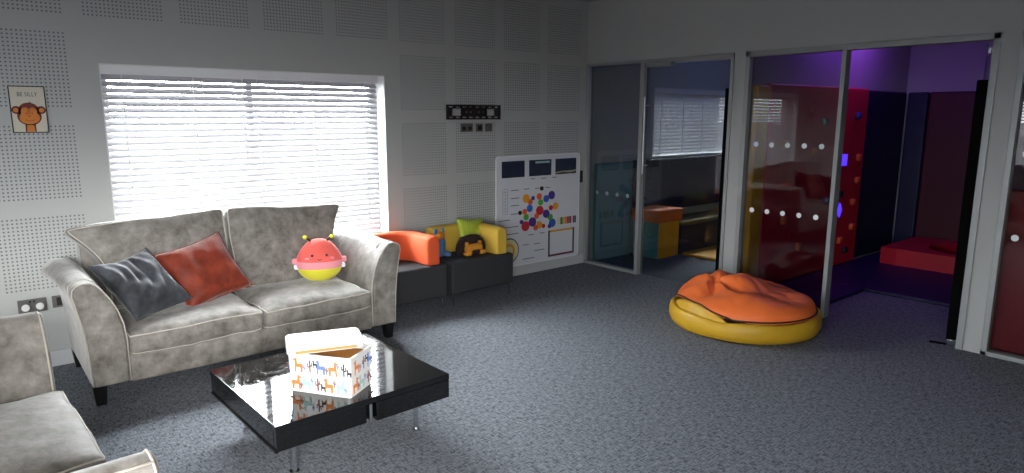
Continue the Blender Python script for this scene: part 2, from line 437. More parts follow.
def blind(label, x0, x1, z0, z1, M, depth, tilt, pitch=.041, w=.05, val=.06, cords=(.06, .28, .5, .72, .94), wand=None, group=None):
    r = thing('venetian_blind', label, 'blind', (0, 0, 0), 0, group)
    hr = MB().box((x0, z1-val, depth-.03), (x1, z1-.004, depth-.018), 0, M); hr.box((x0+.005, z1-val+.012, depth-.018), (x1-.005, z1-.008, depth+.025), 0, M)
    hr.build('headrail', 'upvc_white', r, bevel=.003)
    s = MB(); z = z0+.034; c, sn = math.cos(tilt)*w/2, math.sin(tilt)*w/2; k = 0
    while z < z1-val-.003:
        dz = 0
        vs = []
        for (q, hh) in ((-1, 0), (-.35, .0028), (.35, .0028), (1, 0)):
            vs += [(x0+.006, z+q*sn+hh, depth+q*c), (x1-.006, z+q*sn+hh, depth+q*c)]
        lo = [(a, b-.0022, d) for a, b, d in vs]
        n = 8; fs = [(0, 1, 3, 2), (2, 3, 5, 4), (4, 5, 7, 6), (8, 10, 11, 9), (10, 12, 13, 11), (12, 14, 15, 13), (0, 2, 10, 8), (2, 4, 12, 10), (4, 6, 14, 12), (1, 9, 11, 3), (3, 11, 13, 5), (5, 13, 15, 7), (0, 8, 9, 1), (6, 7, 15, 14)]
        s.add(vs+lo, fs, 0, M); z += pitch
    s.build('slats', 'blind_slat', r)
    MB().box((x0+.006, z0+.002, depth-.025), (x1-.006, z0+.014, depth+.025), 0, M).build('bottom_rail', 'upvc_white', r, bevel=.003)
    for q in cords:
        x = x0+(x1-x0)*q; cb = MB()
        for dd in (-w/2-.002, w/2+.002): cb.box((x-.0025, z0+.02, depth+dd-.001), (x+.0025, z1-val, depth+dd+.001), 0, M)
        cb.build('ladder_cord', 'upvc_white', r)
    if wand:
        MB().tube([M @ Vector((wand, z1-val, depth-.04)), M @ Vector((wand, z1-val-.55, depth-.045))], .004, 8).build('tilt_wand', 'upvc_white', r)
    return r
BG = 'white venetian blinds'
blind('wide white venetian blind glowing with daylight behind the grey sofa', W1[0]+.008, W1[1]-.045, W1[2], W1[3], MA, .065, math.radians(42), wand=-3.45)
blind('dimmer white venetian blind seen through the glass door above navy padding', W2[0]+.008, W2[1]-.01, W2[2], W2[3], MA, .05, math.radians(66), cords=(.08, .3, .5, .7, .92))
blind('white venetian blind on the far wall, seen only reflected in the right glass', WL[0]+.01, WL[1]-.01, WL[2], WL[3], ML, .07, math.radians(22), pitch=.048, w=.045)

# outside
struct('ground', MB().box((-140, -90, -.5), (90, 90, -.3)), 'ground_paving')
mb = MB().box((-24, 5.0, -.3), (10, 5.25, .10)).box((-24, 4.97, .10), (10, 5.28, .14)); struct('wall_outside', mb, 'brick_red')
struct('wall_outside', MB().box((-110, 12, -.3), (30, 12.3, .85)).box((-110, 11.95, .85), (30, 12.35, .93)), 'pale_render')

# ------------------------------------------------------------------ glazed partition: frames, panes, doors
def frame(mb, y0, y1, t=.04, top=True, sill=.03, x0=-.012, x1=.07, left=True, right=True):
    if top: mb.box((x0, y0, 2.06-t), (x1, y1, 2.062))
    if sill: mb.box((x0, y0, 0), (x1, y1, sill))
    if left: mb.box((x0, y1-t, 0), (x1, y1, 2.06))
    if right: mb.box((x0, y0, 0), (x1, y0+t, 2.06))
def dots(ys, zs, x=.028):
    mb = MB()
    for z in zs:
        for y in ys: mb.prism(circ(.021, 20), basis((x, y, z), (0, -1, 0), (0, 0, 1)), .0012)
    return mb
r = sgroup('window_5')
f = MB(); f.box((-.012, -.70, 0), (.07, 0, .03)); f.box((-.012, -.74, 0), (.07, -.70, 2.06)); f.box((-.012, -.70, 2.035), (.07, 0, 2.062)); f.box((-.012, -.03, 0), (.07, -.001, 2.06))
f.build('window_frame', 'frame_grey', r, bevel=.003)
MB().box((.03, -.70, .03), (.04, -.03, 2.035)).build('window_pane', 'partition_glass', r)
dots([-.155-.135*i for i in range(4)], (.765,)).build('pane_dots', 'frosted_dot', r)
r = sgroup('door_1')
f = MB(); f.box((-.012, -1.682, 2.02), (.07, -.74, 2.062)); f.box((-.012, -1.682, 0), (.07, -1.652, 2.06)); f.build('door_frame', 'frame_grey', r, bevel=.003)
lf = MB().box((.024, -1.642, .012), (.036, -.752, 2.012)).build('door_leaf', 'partition_glass', r)
MB().box((-.005, -1.652, .05), (.045, -1.612, 1.776)).build('finger_guard', 'black_rubber', lf, bevel=.006)
h = MB().cyl((-.035, -.785, 1.0), (-.035, -.785, 1.72), (.008), 12)
for z in (1.08, 1.64): h.cyl((-.035, -.785, z), (.03, -.785, z), .006, 10)
h.build('door_handle', 'aluminium', lf)
MB().box((-.05, -1.08, 1.985), (.02, -.80, 2.025)).build('door_closer', 'aluminium', lf, bevel=.006)
r = sgroup('window_6')
f = MB(); f.box((-.012, -2.575, 2.02), (.07, -1.79, 2.062)); f.box((-.012, -1.83, 0), (.07, -1.79, 2.06)); f.box((-.012, -2.60, 0), (.07, -2.568, 2.06)); f.box((-.012, -2.575, 0), (.07, -1.79, .03))
f.build('window_frame', 'frame_grey', r, bevel=.003)
MB().box((.03, -2.57, .03), (.04, -1.83, 2.02)).build('window_pane', 'partition_glass', r)
dots([-1.91-.1362*i for i in range(5)], (.772, 1.318)).build('pane_dots', 'white_dot', r)
r = sgroup('door_2')
f = MB(); f.box((-.012, -3.537, 2.02), (.07, -2.60, 2.062)); f.box((-.012, -3.537, 0), (.07, -3.497, 2.06)); f.build('door_frame', 'frame_grey', r, bevel=.003)
a = math.radians(14); d = Vector((math.cos(a), math.sin(a), 0)); nn = Vector((-d.y, d.x, 0)); hp = Vector((.03, -3.462, 0))
ML2 = basis(hp, d, nn)
lf = MB().box((0, -.006, .05), (.86, .006, 2.0), 0, ML2).build('door_leaf', 'partition_glass', r)
MB().box((-.045, -.03, .055), (.05, .036, 1.776), 0, ML2).build('finger_guard', 'black_rubber', lf, bevel=.006)
MB().box((-.02, -.052, .03), (.02, -.032, 2.0), 0, ML2).build('door_stile', 'aluminium', lf, bevel=.003)
MB().box((.02, -.02, 1.94), (.04, .0, 1.98), 0, ML2).build('hinge', 'aluminium', lf, bevel=.003)
hb = MB().box((-.03, -.03, .012), (.05, .03, .05), 0, ML2); hb.cyl(ML2 @ Vector((0, 0, 0)), ML2 @ Vector((0, 0, .1)), .016, 14); hb.build('floor_pivot', 'chrome', lf, bevel=.003)
MB().box((.0, .03, 0), (.04, .13, .005), 0, ML2).build('floor_plate', 'black_rubber', r)
r = sgroup('window_7')
f = MB(); f.box((-.012, -5.5, 2.02), (.07, -3.64, 2.062)); f.box((-.012, -3.675, 0), (.07, -3.64, 2.06)); f.box((-.012, -5.5, 0), (.07, -3.64, .03)); f.box((-.012, -4.62, 0), (.07, -4.58, 2.06))
f.build('window_frame', 'frame_grey', r, bevel=.003)
MB().box((.03, -5.5, .03), (.04, -3.675, 2.02)).build('window_pane', 'partition_glass', r)
dots([-3.735-.1362*i for i in range(12)], (.79, 1.318)).build('pane_dots', 'white_dot', r)

# ------------------------------------------------------------------ soft-play rooms behind the glass
def pad(name, label, a, b, m, cat='wall pad', group=None, bev=.02):
    return tag(MB().box(a, b).build(name, m, None, bevel=bev, seg=3), label, cat, group)
pad('wall_padding', 'teal wall padding behind the glass side panel next to the whiteboard wall', (.13, -.05, .0), (.715, -.003, 1.05), 'pad_teal')
pad('wall_padding', 'long navy wall padding under the dim blind in the room behind the glass door', (.725, -.05, .45), (4.38, -.003, 1.06), 'pad_navy')
pad('padded_bench', 'low navy padded bench running along the wall behind the orange block', (1.13, -.43, .0), (4.37, -.06, .33), 'pad_navy', 'bench')
pad('bench_cushion', 'thin olive cushion lying on the low navy bench', (1.14, -.43, .332), (4.36, -.06, .375), 'pad_olive', 'cushion')
c = thing('soft_play_cube', 'large soft play cube with teal front and mustard side, under the orange block', 'play block', (.72, -.42, 0))
MB().box((0, .003, 0), (.175, .36, .40)).build('teal_half', 'pad_teal', c, bevel=.015, seg=3)
MB().box((.177, .0, 0), (.38, .36, .40)).build('mustard_half', 'pad_yellow', c, bevel=.015, seg=3)
MB().box((.008, -.002, .002), (.178, .003, .398)).build('mustard_side', 'pad_yellow', c, bevel=.002)
pad('foam_block', 'orange soft play block lying flat on the teal and mustard cube', (.69, -.45, .402), (1.12, -.065, .54), 'pad_orange', 'play block')
pad('floor_mat', 'mustard floor mat in front of the navy bench behind the glass door', (1.12, -1.66, .0), (4.36, -.45, .04), 'pad_yellow', 'mat')

pad('wall_padding', 'narrow yellow wall pad at the near end of the red climbing wall', (.078, -1.872, .035), (.265, -1.803, 1.80), 'pad_yellow')
cw = thing('climbing_wall', 'red padded climbing wall with orange holds and two glowing violet shapes', 'climbing wall', (1.23, -1.84, 0))
MB().box((-.96, -.032, .035), (.97, .036, 1.82)).build('panel', 'pad_red', cw, bevel=.02, seg=3)
def P(px, pz): return (px-1.23, -.032, pz)
def hold(x, z, m, s=.045, seed=0):
    q = soft(s, .022, s*.9, .02, 6, seedv=seed, wob=.006); q.v = [v+Vector((x-1.23, -.048, z)) for v in q.v]
    q.build('climbing_hold', m, cw, smooth=True, merge=True)
hs = [(2.07, .90, 'hold_orange'), (2.05, 1.13, 'hold_orange'), (2.03, .42, 'hold_orange'), (1.95, 1.55, 'hold_blue'), (1.62, 1.40, 'hold_orange'), (1.55, 1.2, 'hold_orange'), (1.70, .78, 'hold_black'), (1.25, 1.50, 'hold_black'),
      (1.42, .74, 'hold_blue'), (.93, .34, 'hold_orange'), (1.10, 1.22, 'hold_orange'), (.62, .62, 'hold_orange'), (1.78, .30, 'hold_orange'), (.55, 1.30, 'hold_orange'), (2.0, .68, 'hold_orange'), (1.92, .18, 'hold_black')]
for i, (x, z, m) in enumerate(hs): hold(x, z, m, .04, i*3.1)
Mh = lambda x, z: basis((x-1.23, -.033, z), (1, 0, 0), (0, 0, 1))
MB().prism([(-.055, -.055), (.055, -.055), (.055, .055), (-.055, .055)], Mh(1.735, 1.117), .012).build('glowing_square', 'glow_violet', cw)
MB().prism([(0, -.07), (.045, 0), (0, .07), (-.045, 0)], Mh(1.73, .614), .012).build('glowing_diamond', 'glow_violet', cw)
pad('wall_padding', 'tall dark navy wall pad beyond the end of the climbing wall', (2.21, -1.835, .035), (3.27, -1.803, 1.81), 'pad_navy')
pad('wall_padding', 'dark maroon wall padding on the far wall behind the round pit plinth', (3.275, -5.4, .035), (3.335, -2.06, 1.81), 'pad_maroon')
pad('wall_padding', 'narrow navy wall pad on the far wall between the corner and the maroon padding', (3.275, -2.05, .035), (3.335, -1.84, 1.81), 'pad_navy')
pl = thing('pit_plinth', 'low red padded plinth with a round dark pit in its top', 'play plinth', (2.77, -2.74, .032))
mb = MB(); n = 40; hx, hy = .49, .65; ring = []
for i in range(n):
    q = 2*PI*i/n; cx, cy = math.cos(q), math.sin(q); k = min(hx/max(abs(cx), 1e-6), hy/max(abs(cy), 1e-6)); ring.append((cx*k, cy*k, cx*.34, cy*.34))
vs = [(a, b, 0) for a, b, _, _ in ring]+[(a, b, .17) for a, b, _, _ in ring]+[(c_, d_, .17) for _, _, c_, d_ in ring]+[(c_, d_, .05) for _, _, c_, d_ in ring]
fs = []
for j in range(3):
    for i in range(n): fs.append((j*n+i, j*n+(i+1) % n, (j+1)*n+(i+1) % n, (j+1)*n+i))
fs.append(tuple(reversed(range(n)))); mb.add(vs, fs); mb.build('plinth_body', 'pad_red', pl)
MB().add([(c_, d_, .052) for _, _, c_, d_ in ring], [tuple(range(n))]).prism([(c_*.999, d_*.999) for _, _, c_, d_ in ring], Matrix.Translation((0, 0, .045)), .02).build('pit_lining', 'pit_black', pl)
pad('floor_mat', 'blue floor mat along the foot of the red climbing wall', (.13, -2.45, .0), (1.07, -1.85, .03), 'mat_blue', 'mat', bev=.008)
pad('floor_mat', 'larger blue floor mat around the red pit plinth', (1.08, -3.5, .0), (3.27, -1.85, .03), 'mat_blue', 'mat', bev=.008)
pad('wall_padding', 'red padding close behind the glass panel right of the open door', (.16, -5.4, .0), (.24, -3.60, 1.08), 'pad_red')

# ------------------------------------------------------------------ velvet sofa and armchair
ARM = [(0, .12), (0, .36), (.008, .44), (.030, .52), (.062, .59), (.098, .645), (.124, .674), (.15, .69), (.182, .692), (.212, .683), (.234, .664), (.238, .63), (.224, .56), (.205, .46), (.192, .33), (.183, .12)]
def seat_unit(name, label, cat, loc, rz, xi, cushions, backs, cross=True, prot=0.):
    t = thing(name, label, cat, loc, rz)
    V = 'taupe_velvet'
    # plinth
    soft(xi+.01, .42, .078, .02, 6, wob=.003)
    q = MB().box((-xi-.01, -.885, .10), (xi+.01, -.04, .262)); q.build('seat_base', V, t, bevel=.02, seg=3)
    # back shell
    mb = MB(); n = 24
    def back(u, v):
        x = (2*u-1)*(xi+.10); return None
    top = lambda x: .80+.03*(1-(x/(xi+.1))**2)
    pts = []
    prof = [(-.02, .12), (-.02, .60), (-.03, .76), (-.05, .99), (-.10, 1.0), (-.14, .985), (-.16, .93), (-.19, .5), (-.20, .12)]
    vs, fs = [], []; m = len(prof)
    for i in range(n+1):
        x = (2*i/n-1)*(xi+.09)
        for (y, z) in prof: vs.append((x, y, z if z <= .2 else (z*top(x) if z > .9 else z*.95)))
    for i in range(n):
        for j in range(m): fs.append((i*m+j, i*m+(j+1) % m, (i+1)*m+(j+1) % m, (i+1)*m+j))
    fs += [tuple(range(m)), tuple(reversed(range(n*m, n*m+m)))]
    mb.add(vs, fs); mb.build('back_frame', V, t, bevel=.02, seg=3)
    # arms
    for sg in (-1, 1):
        mb = MB(); ys = [-.888, -.86, -.80, -.6, -.4, -.2, -.08, -.05]; vs, fs = [], []; m = len(ARM)
        for j, y in enumerate(ys):
            k = 0
            cx, cz = .11, .4
            sc = .97 if j in (0, len(ys)-1) else 1.
            tb_ = max(0, -y < .8 and (y+.88)/.83)
            for q_, (s, z) in enumerate(ARM): vs.append((sg*(xi+cx+(s-cx)*sc+(.05*tb_ if 7 < q_ < 12 else 0)), y, .12+(z-.12)*(1-(1-sc)*.4) - .006*math.sin(j) - (.02*tb_ if 9 <= q_ < 12 else 0)))
        for j in range(len(ys)-1):
            for i in range(m): fs.append((j*m+i, j*m+(i+1) % m, (j+1)*m+(i+1) % m, (j+1)*m+i))
        fs += [tuple(range(m)), tuple(reversed(range((len(ys)-1)*m, len(ys)*m)))]
        mb.add(vs, fs); arm = mb.build('arm', V, t, smooth=True)
        e = arm.modifiers.new('es', 'EDGE_SPLIT'); e.split_angle = .9
        # front facing panel with piping
        pm = MB(); out = [(.11+(s-.11)*.90, .12+(z-.12)*.985) for s, z in ARM]
        vs = [(sg*(xi+s), -.885, z) for s, z in out]+[(sg*(xi+.11+(s-.11)*.97), -.905, z) for s, z in out]
        pm.add(vs, [tuple(range(m)), tuple(reversed(range(m, 2*m)))]+[(i, (i+1) % m, m+(i+1) % m, m+i) for i in range(m)])
        pm.build('arm_front_panel', V, t, bevel=.008, seg=3)
        tp = MB()
        tp.tube([(sg*(xi+.11+(s-.11)*.96), -.892, .12+(z-.12)*.992) for s, z in ARM], .0035, 6)
        if cross: tp.tube([(sg*(xi+.11+(s-.11)*1.012), -.80, z+.001) for s, z in ARM[5:]], .0035, 6)
        else: tp.tube([(sg*(xi+.216), -.89+.1*i_, .679) for i_ in range(9)], .0035, 6)
        tp.build('arm_piping', 'taupe_piping', t, smooth=True)
    # legs
    for sx in (-1, 1):
        for y in (-.835, -.10):
            x = sx*(xi+.15); mb = MB()
            a, b = .034, .024
            vs = [(x-b, y-b, 0), (x+b, y-b, 0), (x+b, y+b, 0), (x-b, y+b, 0), (x-a, y-a, .122), (x+a, y-a, .122), (x+a, y+a, .122), (x-a, y+a, .122)]
            mb.add(vs, [(0,3,2,1),(4,5,6,7),(0,1,5,4),(1,2,6,5),(2,3,7,6),(3,0,4,7)]); mb.build('leg', 'black_wood', t, bevel=.003)
    # seat cushions
    for i, (x0, x1) in enumerate(cushions):
        hx = (x1-x0)/2; cx = (x0+x1)/2
        mb = soft(hx, .335, .058, .032, 18, crown=(0, .012, .042), seedv=i*5.3+xi, wob=.011)
        pt = edge_loop(mb, 2, 1, 20); pb = edge_loop(mb, 2, -1, 20)
        off = Vector((cx, -.578-prot, .316))
        mb.v = [v+off for v in mb.v]
        sc = mb.build('seat_cushion', V, t, smooth=True, merge=True)
        tb = MB()
        for lp, dz in ((pt, 0), (pb, 0)): tb.tube([p+off for p in lp], .004, 6, closed=True)
        tb.build('cushion_piping', 'taupe_piping', sc, smooth=True)
    # back cushions: lean back, outer top corner flares over the arm
    for i, (x0, x1, flare) in enumerate(backs):
        hx = (x1-x0)/2; cx = (x0+x1)/2
        def fn(q, ux, uy, uz, flare=flare):
            k = max(0, (uz+.15)/1.15)
            if flare: 
                o = max(0, ux*flare)
                q.x += flare*(.195 if flare < 0 else .115)*o*k**1.4
            q.z += .022*(-ux*(flare or 0))*max(0, uz)
            return q
        mb = soft(hx, .075, .262, .034, 20, crown=(0, .04, .010), seedv=i*3.7+xi*2, wob=.011, fn=fn)
        M = Matrix.Translation((cx, -.275, .648)) @ Matrix.Rotation(-math.radians(13), 4, 'X')
        lp = edge_loop(mb, 1, -1, 20)
        mb.v = [M @ v for v in mb.v]
        bc = mb.build('back_cushion', V, t, smooth=True, merge=True)
        MB().tube([M @ p for p in lp], .004, 6, closed=True).build('cushion_piping', 'taupe_piping', bc, smooth=True)
    return t
XI = .7325
seat_unit('sofa', 'large taupe velvet two-seat sofa under the window with flared arms', 'sofa', (-3.7225, 0, 0), 0, XI, [(-XI+.002, -.003), (.003, XI-.002)], [(-XI+.01, -.008, -1), (.008, XI-.01, 1)])
seat_unit('armchair', 'pale taupe velvet armchair facing the black coffee table, cut off by the frame', 'armchair', (-5.715, -2.244, 0), PI/2+.05, .68, [(-.13, .672)], [(-.64, .64, 0)], False, .015)

# ------------------------------------------------------------------ cushions and plush on the sofa
def scatter(name, label, cat, c, x, y, w, h, t, m, pm, seedv, group=None, sag=0, fold=0.):
    M = basis(c, x, y); r = thing(name, label, cat, c, 0, group); D = Matrix.Translation(-Vector(c)) @ M
    mb, lp = pillow(w, h, t, 44 if fold else 22, sag, seedv, fold); mb.v = [D @ v for v in mb.v]
    o = mb.build('cushion_cover', m, r, smooth=True, merge=True)
    MB().tube([D @ (p*1.004) for p in lp], .004, 6, closed=True).build('piping', pm, o, smooth=True)
    return r, D
scatter('scatter_cushion', 'rust red velvet cushion leaning on the sofa back beside the dark grey one', 'cushion', (-3.935, -.50, .585), (.386, .10, .08), (-.14, .18, .282), .44, .42, .14, 'rust_velvet', 'rust_piping', 1.2)
scatter('scatter_cushion', 'dark grey velvet cushion slumped in the corner of the sofa arm', 'cushion', (-4.315, -.575, .562), (.6, .26, .08), (-.22, .60, .55), .36, .44, .15, 'dark_velvet', 'dark_velvet', 6.3, sag=.03, fold=.011)

t = thing('plush_toy', 'round pink, rose and yellow plush toy with antennae sitting on the sofa', 'plush toy', (-3.178, -.505, .545), math.radians(-23))
def body(u, v):
    th = PI*v; ph = 2*PI*u
    r_ = math.sin(th)**.85
    z = math.cos(th)*.145
    taper = 1-.20*max(0, math.cos(th))
    return Vector((.160*r_*taper*math.cos(ph), .115*r_*taper*math.sin(ph), z+.012*max(0, math.cos(th))))
mb = MB(); nu, nv = 40, 28
vs = [body(i/nu, j/(nv-1)) for j in range(nv) for i in range(nu)]
for j in range(nv-1):
    z = (vs[j*nu].z+vs[(j+1)*nu].z)/2; k = 0 if z > .004 else (1 if z > -.045 else 2)
    for i in range(nu): mb.f.append([j*nu+i, j*nu+(i+1) % nu, (j+1)*nu+(i+1) % nu, (j+1)*nu+i]); mb.mi.append(k)
mb.v = vs; mb.build('plush_body', ['plush_pink', 'plush_rose', 'plush_yellow'], t, smooth=True, merge=True)
def blob(c, r3, m, name, par, n=8, rot=None):
    q = soft(r3[0], r3[1], r3[2], min(r3)*.98, n); R = rot or Matrix.Identity(4)
    q.v = [R @ v + Vector(c) for v in q.v]; return q.build(name, m, par, smooth=True, merge=True)
for sx in (-1, 1):
    blob((sx*.048, -.107 if sx < 0 else -.107, .058), (.0085, .006, .0085), 'stitch_black', 'eye', t)
    blob((sx*.083, -.094, .035), (.014, .005, .007), 'plush_rose', 'cheek', t)
    blob((sx*.158, -.015, .006), (.026, .014, .022), 'plush_rose', 'wing', t)
    blob((sx*.152, -.015, -.036), (.022, .012, .018), 'plush_white', 'wing', t)
    a = MB(); a.tube([(sx*.05, -.01, .135), (sx*.068, -.015, .158), (sx*.082, -.015, .168)], .007, 8); an = a.build('antenna', 'stitch_black', t, smooth=True)
    blob((sx*.09, -.015, .172), (.016, .014, .014), 'plush_yellow', 'antenna_tip', an)
MB().tube([(-.014, -.1145, .032), (-.006, -.1155, .027), (.006, -.1155, .027), (.014, -.1145, .032)], .0025, 6).build('mouth', 'stitch_black', t)

# ------------------------------------------------------------------ coffee table
t = thing('coffee_table', 'square black gloss coffee table on slim chrome legs', 'table', (-3.771, -1.904, 0), math.radians(1.3))
a, b = .435, .41
MB().box((-a, -b, .272), (a, b, .30)).build('tabletop', 'black_lacquer', t, bevel=.002)
MB().box((-a+.002, -b+.035, .186), (a-.002, b-.002, .271)).build('table_body', 'black_lacquer', t, bevel=.002)
MB().box((.03, -b+.0005, .180), (a-.001, -b+.034, .2715)).build('drawer_front', 'black_lacquer', t, bevel=.003)
dr = MB().box((-a+.003, -b+.004, .184), (-.02, -b+.034, .2715)).build('drawer_front', 'black_lacquer', t, bevel=.003)
MB().cyl((.004, -b+.012, .186), (.004, -b+.012, .268), .010, 14).build('chrome_post', 'chrome', t)
MB().box((-a-.004, -b+.004, .181), (-a+.010, b-.006, .189)).build('edge_strip', 'black_lacquer', t)
for sx in (-1, 1):
    for sy in (-1, 1):
        x, y = sx*.315, sy*.285
        l = MB().cyl((x, y, .008), (x, y, .186), .0125, 18).build('leg', 'chrome', t, smooth=False)
        MB().cyl((x, y, 0), (x, y, .012), .021, 20).build('foot', 'chrome', l)

# ------------------------------------------------------------------ patterned storage box with its lid askew
t = thing('storage_box', 'white plastic storage box printed with llamas and cacti on the coffee table', 'box', (-3.838, -2.085, .301), math.radians(-56.9))
hx, hy, hh = .162, .103, .19
def rr(hx, hy, r, n=6):
    out = []
    for cx, cy, a0 in ((hx-r, hy-r, 0), (-hx+r, hy-r, PI/2), (-hx+r, -hy+r, PI), (hx-r, -hy+r, 1.5*PI)):
        for i in range(n+1):
            q = a0+PI/2*i/n; out.append((cx+r*math.cos(q), cy+r*math.sin(q)))
    return out
def tub(rings, cap0=True):
    mb = MB(); n = len(rings[0][0]); vs, fs = [], []
    for o_, z in rings: vs += [(x, y, z) for x, y in o_]
    for j in range(len(rings)-1):
        for i in range(n): fs.append((j*n+i, j*n+(i+1) % n, (j+1)*n+(i+1) % n, (j+1)*n+i))
    fs.append(tuple(reversed(range(n)))); fs.append(tuple(range((len(rings)-1)*n, len(rings)*n)))
    return mb.add(vs, fs)
o0 = rr(hx-.006, hy-.006, .016); o1 = rr(hx, hy, .016); oi = rr(hx-.005, hy-.005, .012); orim = rr(hx+.005, hy+.005, .018)
tub([(o0, 0), (o1, hh-.012), (orim, hh-.010), (orim, hh), (oi, hh), (oi, hh-.02), (rr(hx-.008, hy-.008, .012), .01)]).build('box_body', 'white_plastic', t, bevel=.001)
MB().prism(rr(hx-.012, hy-.012, .010), Matrix.Translation((0, 0, .04)), .125).build('box_contents', 'inner_tan', t)
llama = [(-.35,-.5),(-.25,-.5),(-.22,-.15),(.12,-.15),(.15,-.5),(.27,-.5),(.30,-.05),(.33,.12),(.28,.05),(.22,.12),(-.12,.10),(-.16,.42),(-.13,.52),(-.20,.47),(-.27,.54),(-.28,.45),(-.43,.40),(-.42,.32),(-.30,.32),(-.32,0.0)]
cactus = [(-.05,-.5),(.05,-.5),(.05,-.1),(.18,-.1),(.22,-.05),(.22,.25),(.15,.25),(.15,-.01),(.05,-.01),(.05,.5),(-.05,.5),(-.05,.1),(-.14,.1),(-.14,.3),(-.21,.3),(-.21,.02),(-.16,0),(-.05,0)]
inks = ['ink_orange', 'ink_maroon', 'ink_blue', 'ink_orange', 'ink_maroon', 'ink_teal', 'ink_dark']
pr = MB()
def stamp(shape, M, u, v, s, k, flip=1):
    pts = [(u+x*s*flip, v+y*s) for x, y in shape]
    if flip < 0: pts = pts[::-1]
    pr.prism(pts, M, .0008, k)
rnd = random.Random(3)
def face_pattern(M, half, cols):
    for row in range(2):
        z = .050+.082*row
        for c_ in range(cols):
            u = -half+ (c_+.5+(.25 if row % 2 else -.1))*2*half/cols
            if abs(u) > half-.012: continue
            k = (c_*2+row*3) % 6
            lam = (c_+row) % 3 != 2
            stamp(llama if lam else cactus, M, u, z, .066 if lam else .058, [0, 2, 5, 0, 2, 3][k] if lam else [1, 6][(c_+row) % 2], 1 if (c_+row) % 2 else -1)
            stamp(cactus if lam else llama, M, u+half/cols*.95, z+.012*((c_ % 2)*2-1), .034, [4, 2, 6][(c_+row) % 3])
# local -y face (towards the camera) and local +x end
sl = lambda: 0
face_pattern(basis((0, -hy-.0002, 0), (1, 0, 0), (0, 0, 1)), hx-.018, 5)
face_pattern(basis((hx+.0002, 0, 0), (0, 1, 0), (0, 0, 1)), hy-.016, 3)
face_pattern(basis((0, hy+.0002, 0), (-1, 0, 0), (0, 0, 1)), hx-.018, 5)
face_pattern(basis((-hx-.0002, 0, 0), (0, -1, 0), (0, 0, 1)), hy-.016, 3)
pr.build('printed_pattern', inks, t)
t = thing('box_lid', 'white plastic lid lying askew on top of the llama storage box', 'lid', (-3.840, -2.030, .4935), math.radians(-19))
lx, ly = .172, .106
tub([(rr(lx, ly, .03), 0), (rr(lx, ly, .03), .026), (rr(lx-.004, ly-.004, .028), .034), (rr(lx-.014, ly-.014, .022), .036)]).build('lid_shell', 'white_plastic', t, bevel=.0015)
MB().box((-.135, -ly-.0012, .004), (.135, -ly+.002, .0165)).build('tan_inlay', 'inner_tan', t)

# ------------------------------------------------------------------ modular tub seats
def tub_seat(x, name, label, fabric):
    t = thing(name, label, 'seat', (x, -.27, 0))
    MB().box((-.325, -.25, .105), (.325, .245, .37)).build('seat_base', 'charcoal_fabric', t, bevel=.018, seg=3)
    for sx in (-1, 1):
        for sy in (-1, 1): MB().cyl((sx*.295, sy*.215, 0), (sx*.295, sy*.215, .108), .009, 12, r2=.011).build('leg', 'chrome', t)
    path = [(-.27, .175)]+[(-.27+.305*i/6, .175) for i in range(1, 7)]
    cx, cy, r_ = .035, -.0, .175
    path += [(cx+r_*math.sin(q*PI/2/8), cy+r_*math.cos(q*PI/2/8)) for q in range(1, 9)]
    path += [(.21, -.06), (.21, -.12), (.21, -.19), (.21, -.235)]
    vs, fs = [], []; n = len(path)
    sec = [(-.062, 0), (-.064, .15), (-.060, .205), (-.045, .225), (-.02, .234), (.02, .234), (.045, .225), (.060, .205), (.064, .15), (.062, 0)]
    m = len(sec)
    for i, (px, py) in enumerate(path):
        a = Vector(path[max(0, i-1)]); b = Vector(path[min(n-1, i+1)]); d_ = (b-a).normalized(); nr = Vector((d_.y, -d_.x))
        e = 1. if 0 < i < n-1 else .86
        for s, z in sec: vs.append((px-nr.x*s*e, py-nr.y*s*e, .372+z*(1 if e == 1 else .97)))
    for i in range(n-1):
        for j in range(m): fs.append((i*m+j, i*m+(j+1) % m, (i+1)*m+(j+1) % m, (i+1)*m+j))
    fs += [tuple(range(m)), tuple(reversed(range((n-1)*m, n*m)))]
    MB().add(vs, fs).build('backrest', fabric, t, smooth=False, bevel=.014, seg=3)
    return t
tub_seat(-1.735, 'tub_seat', 'charcoal tub seat with curved mustard yellow backrest beside the play board', 'mustard_fabric')
tub_seat(-2.432, 'tub_seat', 'charcoal tub seat with curved orange backrest next to the sofa', 'orange_fabric')

scatter('small_cushion', 'lime green cushion with white flower marks behind the lion cushion', 'cushion', (-1.64, -.225, .528), (.30, .02, -.03), (.02, .10, .24), .30, .27, .085, 'lime_fabric', 'lime_fabric', 2.2)
# lion cushion: dark mane, golden face flopped forward
t = thing('lion_cushion', 'small lion cushion with dark brown mane and golden face on the mustard seat', 'cushion', (-1.745, -.375, .378))
mb = MB()
for q in range(13):
    a_ = PI*(-.08+1.16*q/12); cx, cz = .115*math.cos(a_), .05+.085*math.sin(a_)
    s = soft(.038, .032, .036, .03, 6); s.v = [v+Vector((cx, .03, cz)) for v in s.v]; mb.add(s.v, s.f)
s = soft(.11, .035, .08, .034, 8); s.v = [v+Vector((0, .035, .08)) for v in s.v]; mb.add(s.v, s.f)
mb.build('mane', 'lion_brown', t, smooth=True)
blob((0, -.01, .052), (.088, .035, .044), 'lion_gold', 'face', t)
for sx in (-1, 1):
    blob((sx*.068, -.005, .098), (.018, .014, .018), 'lion_gold', 'ear', t)
    blob((sx*.075, -.03, .02), (.034, .03, .018), 'lion_gold', 'paw', t)
blob((0, -.045, .030), (.04, .012, .018), 'lion_brown', 'muzzle', t)
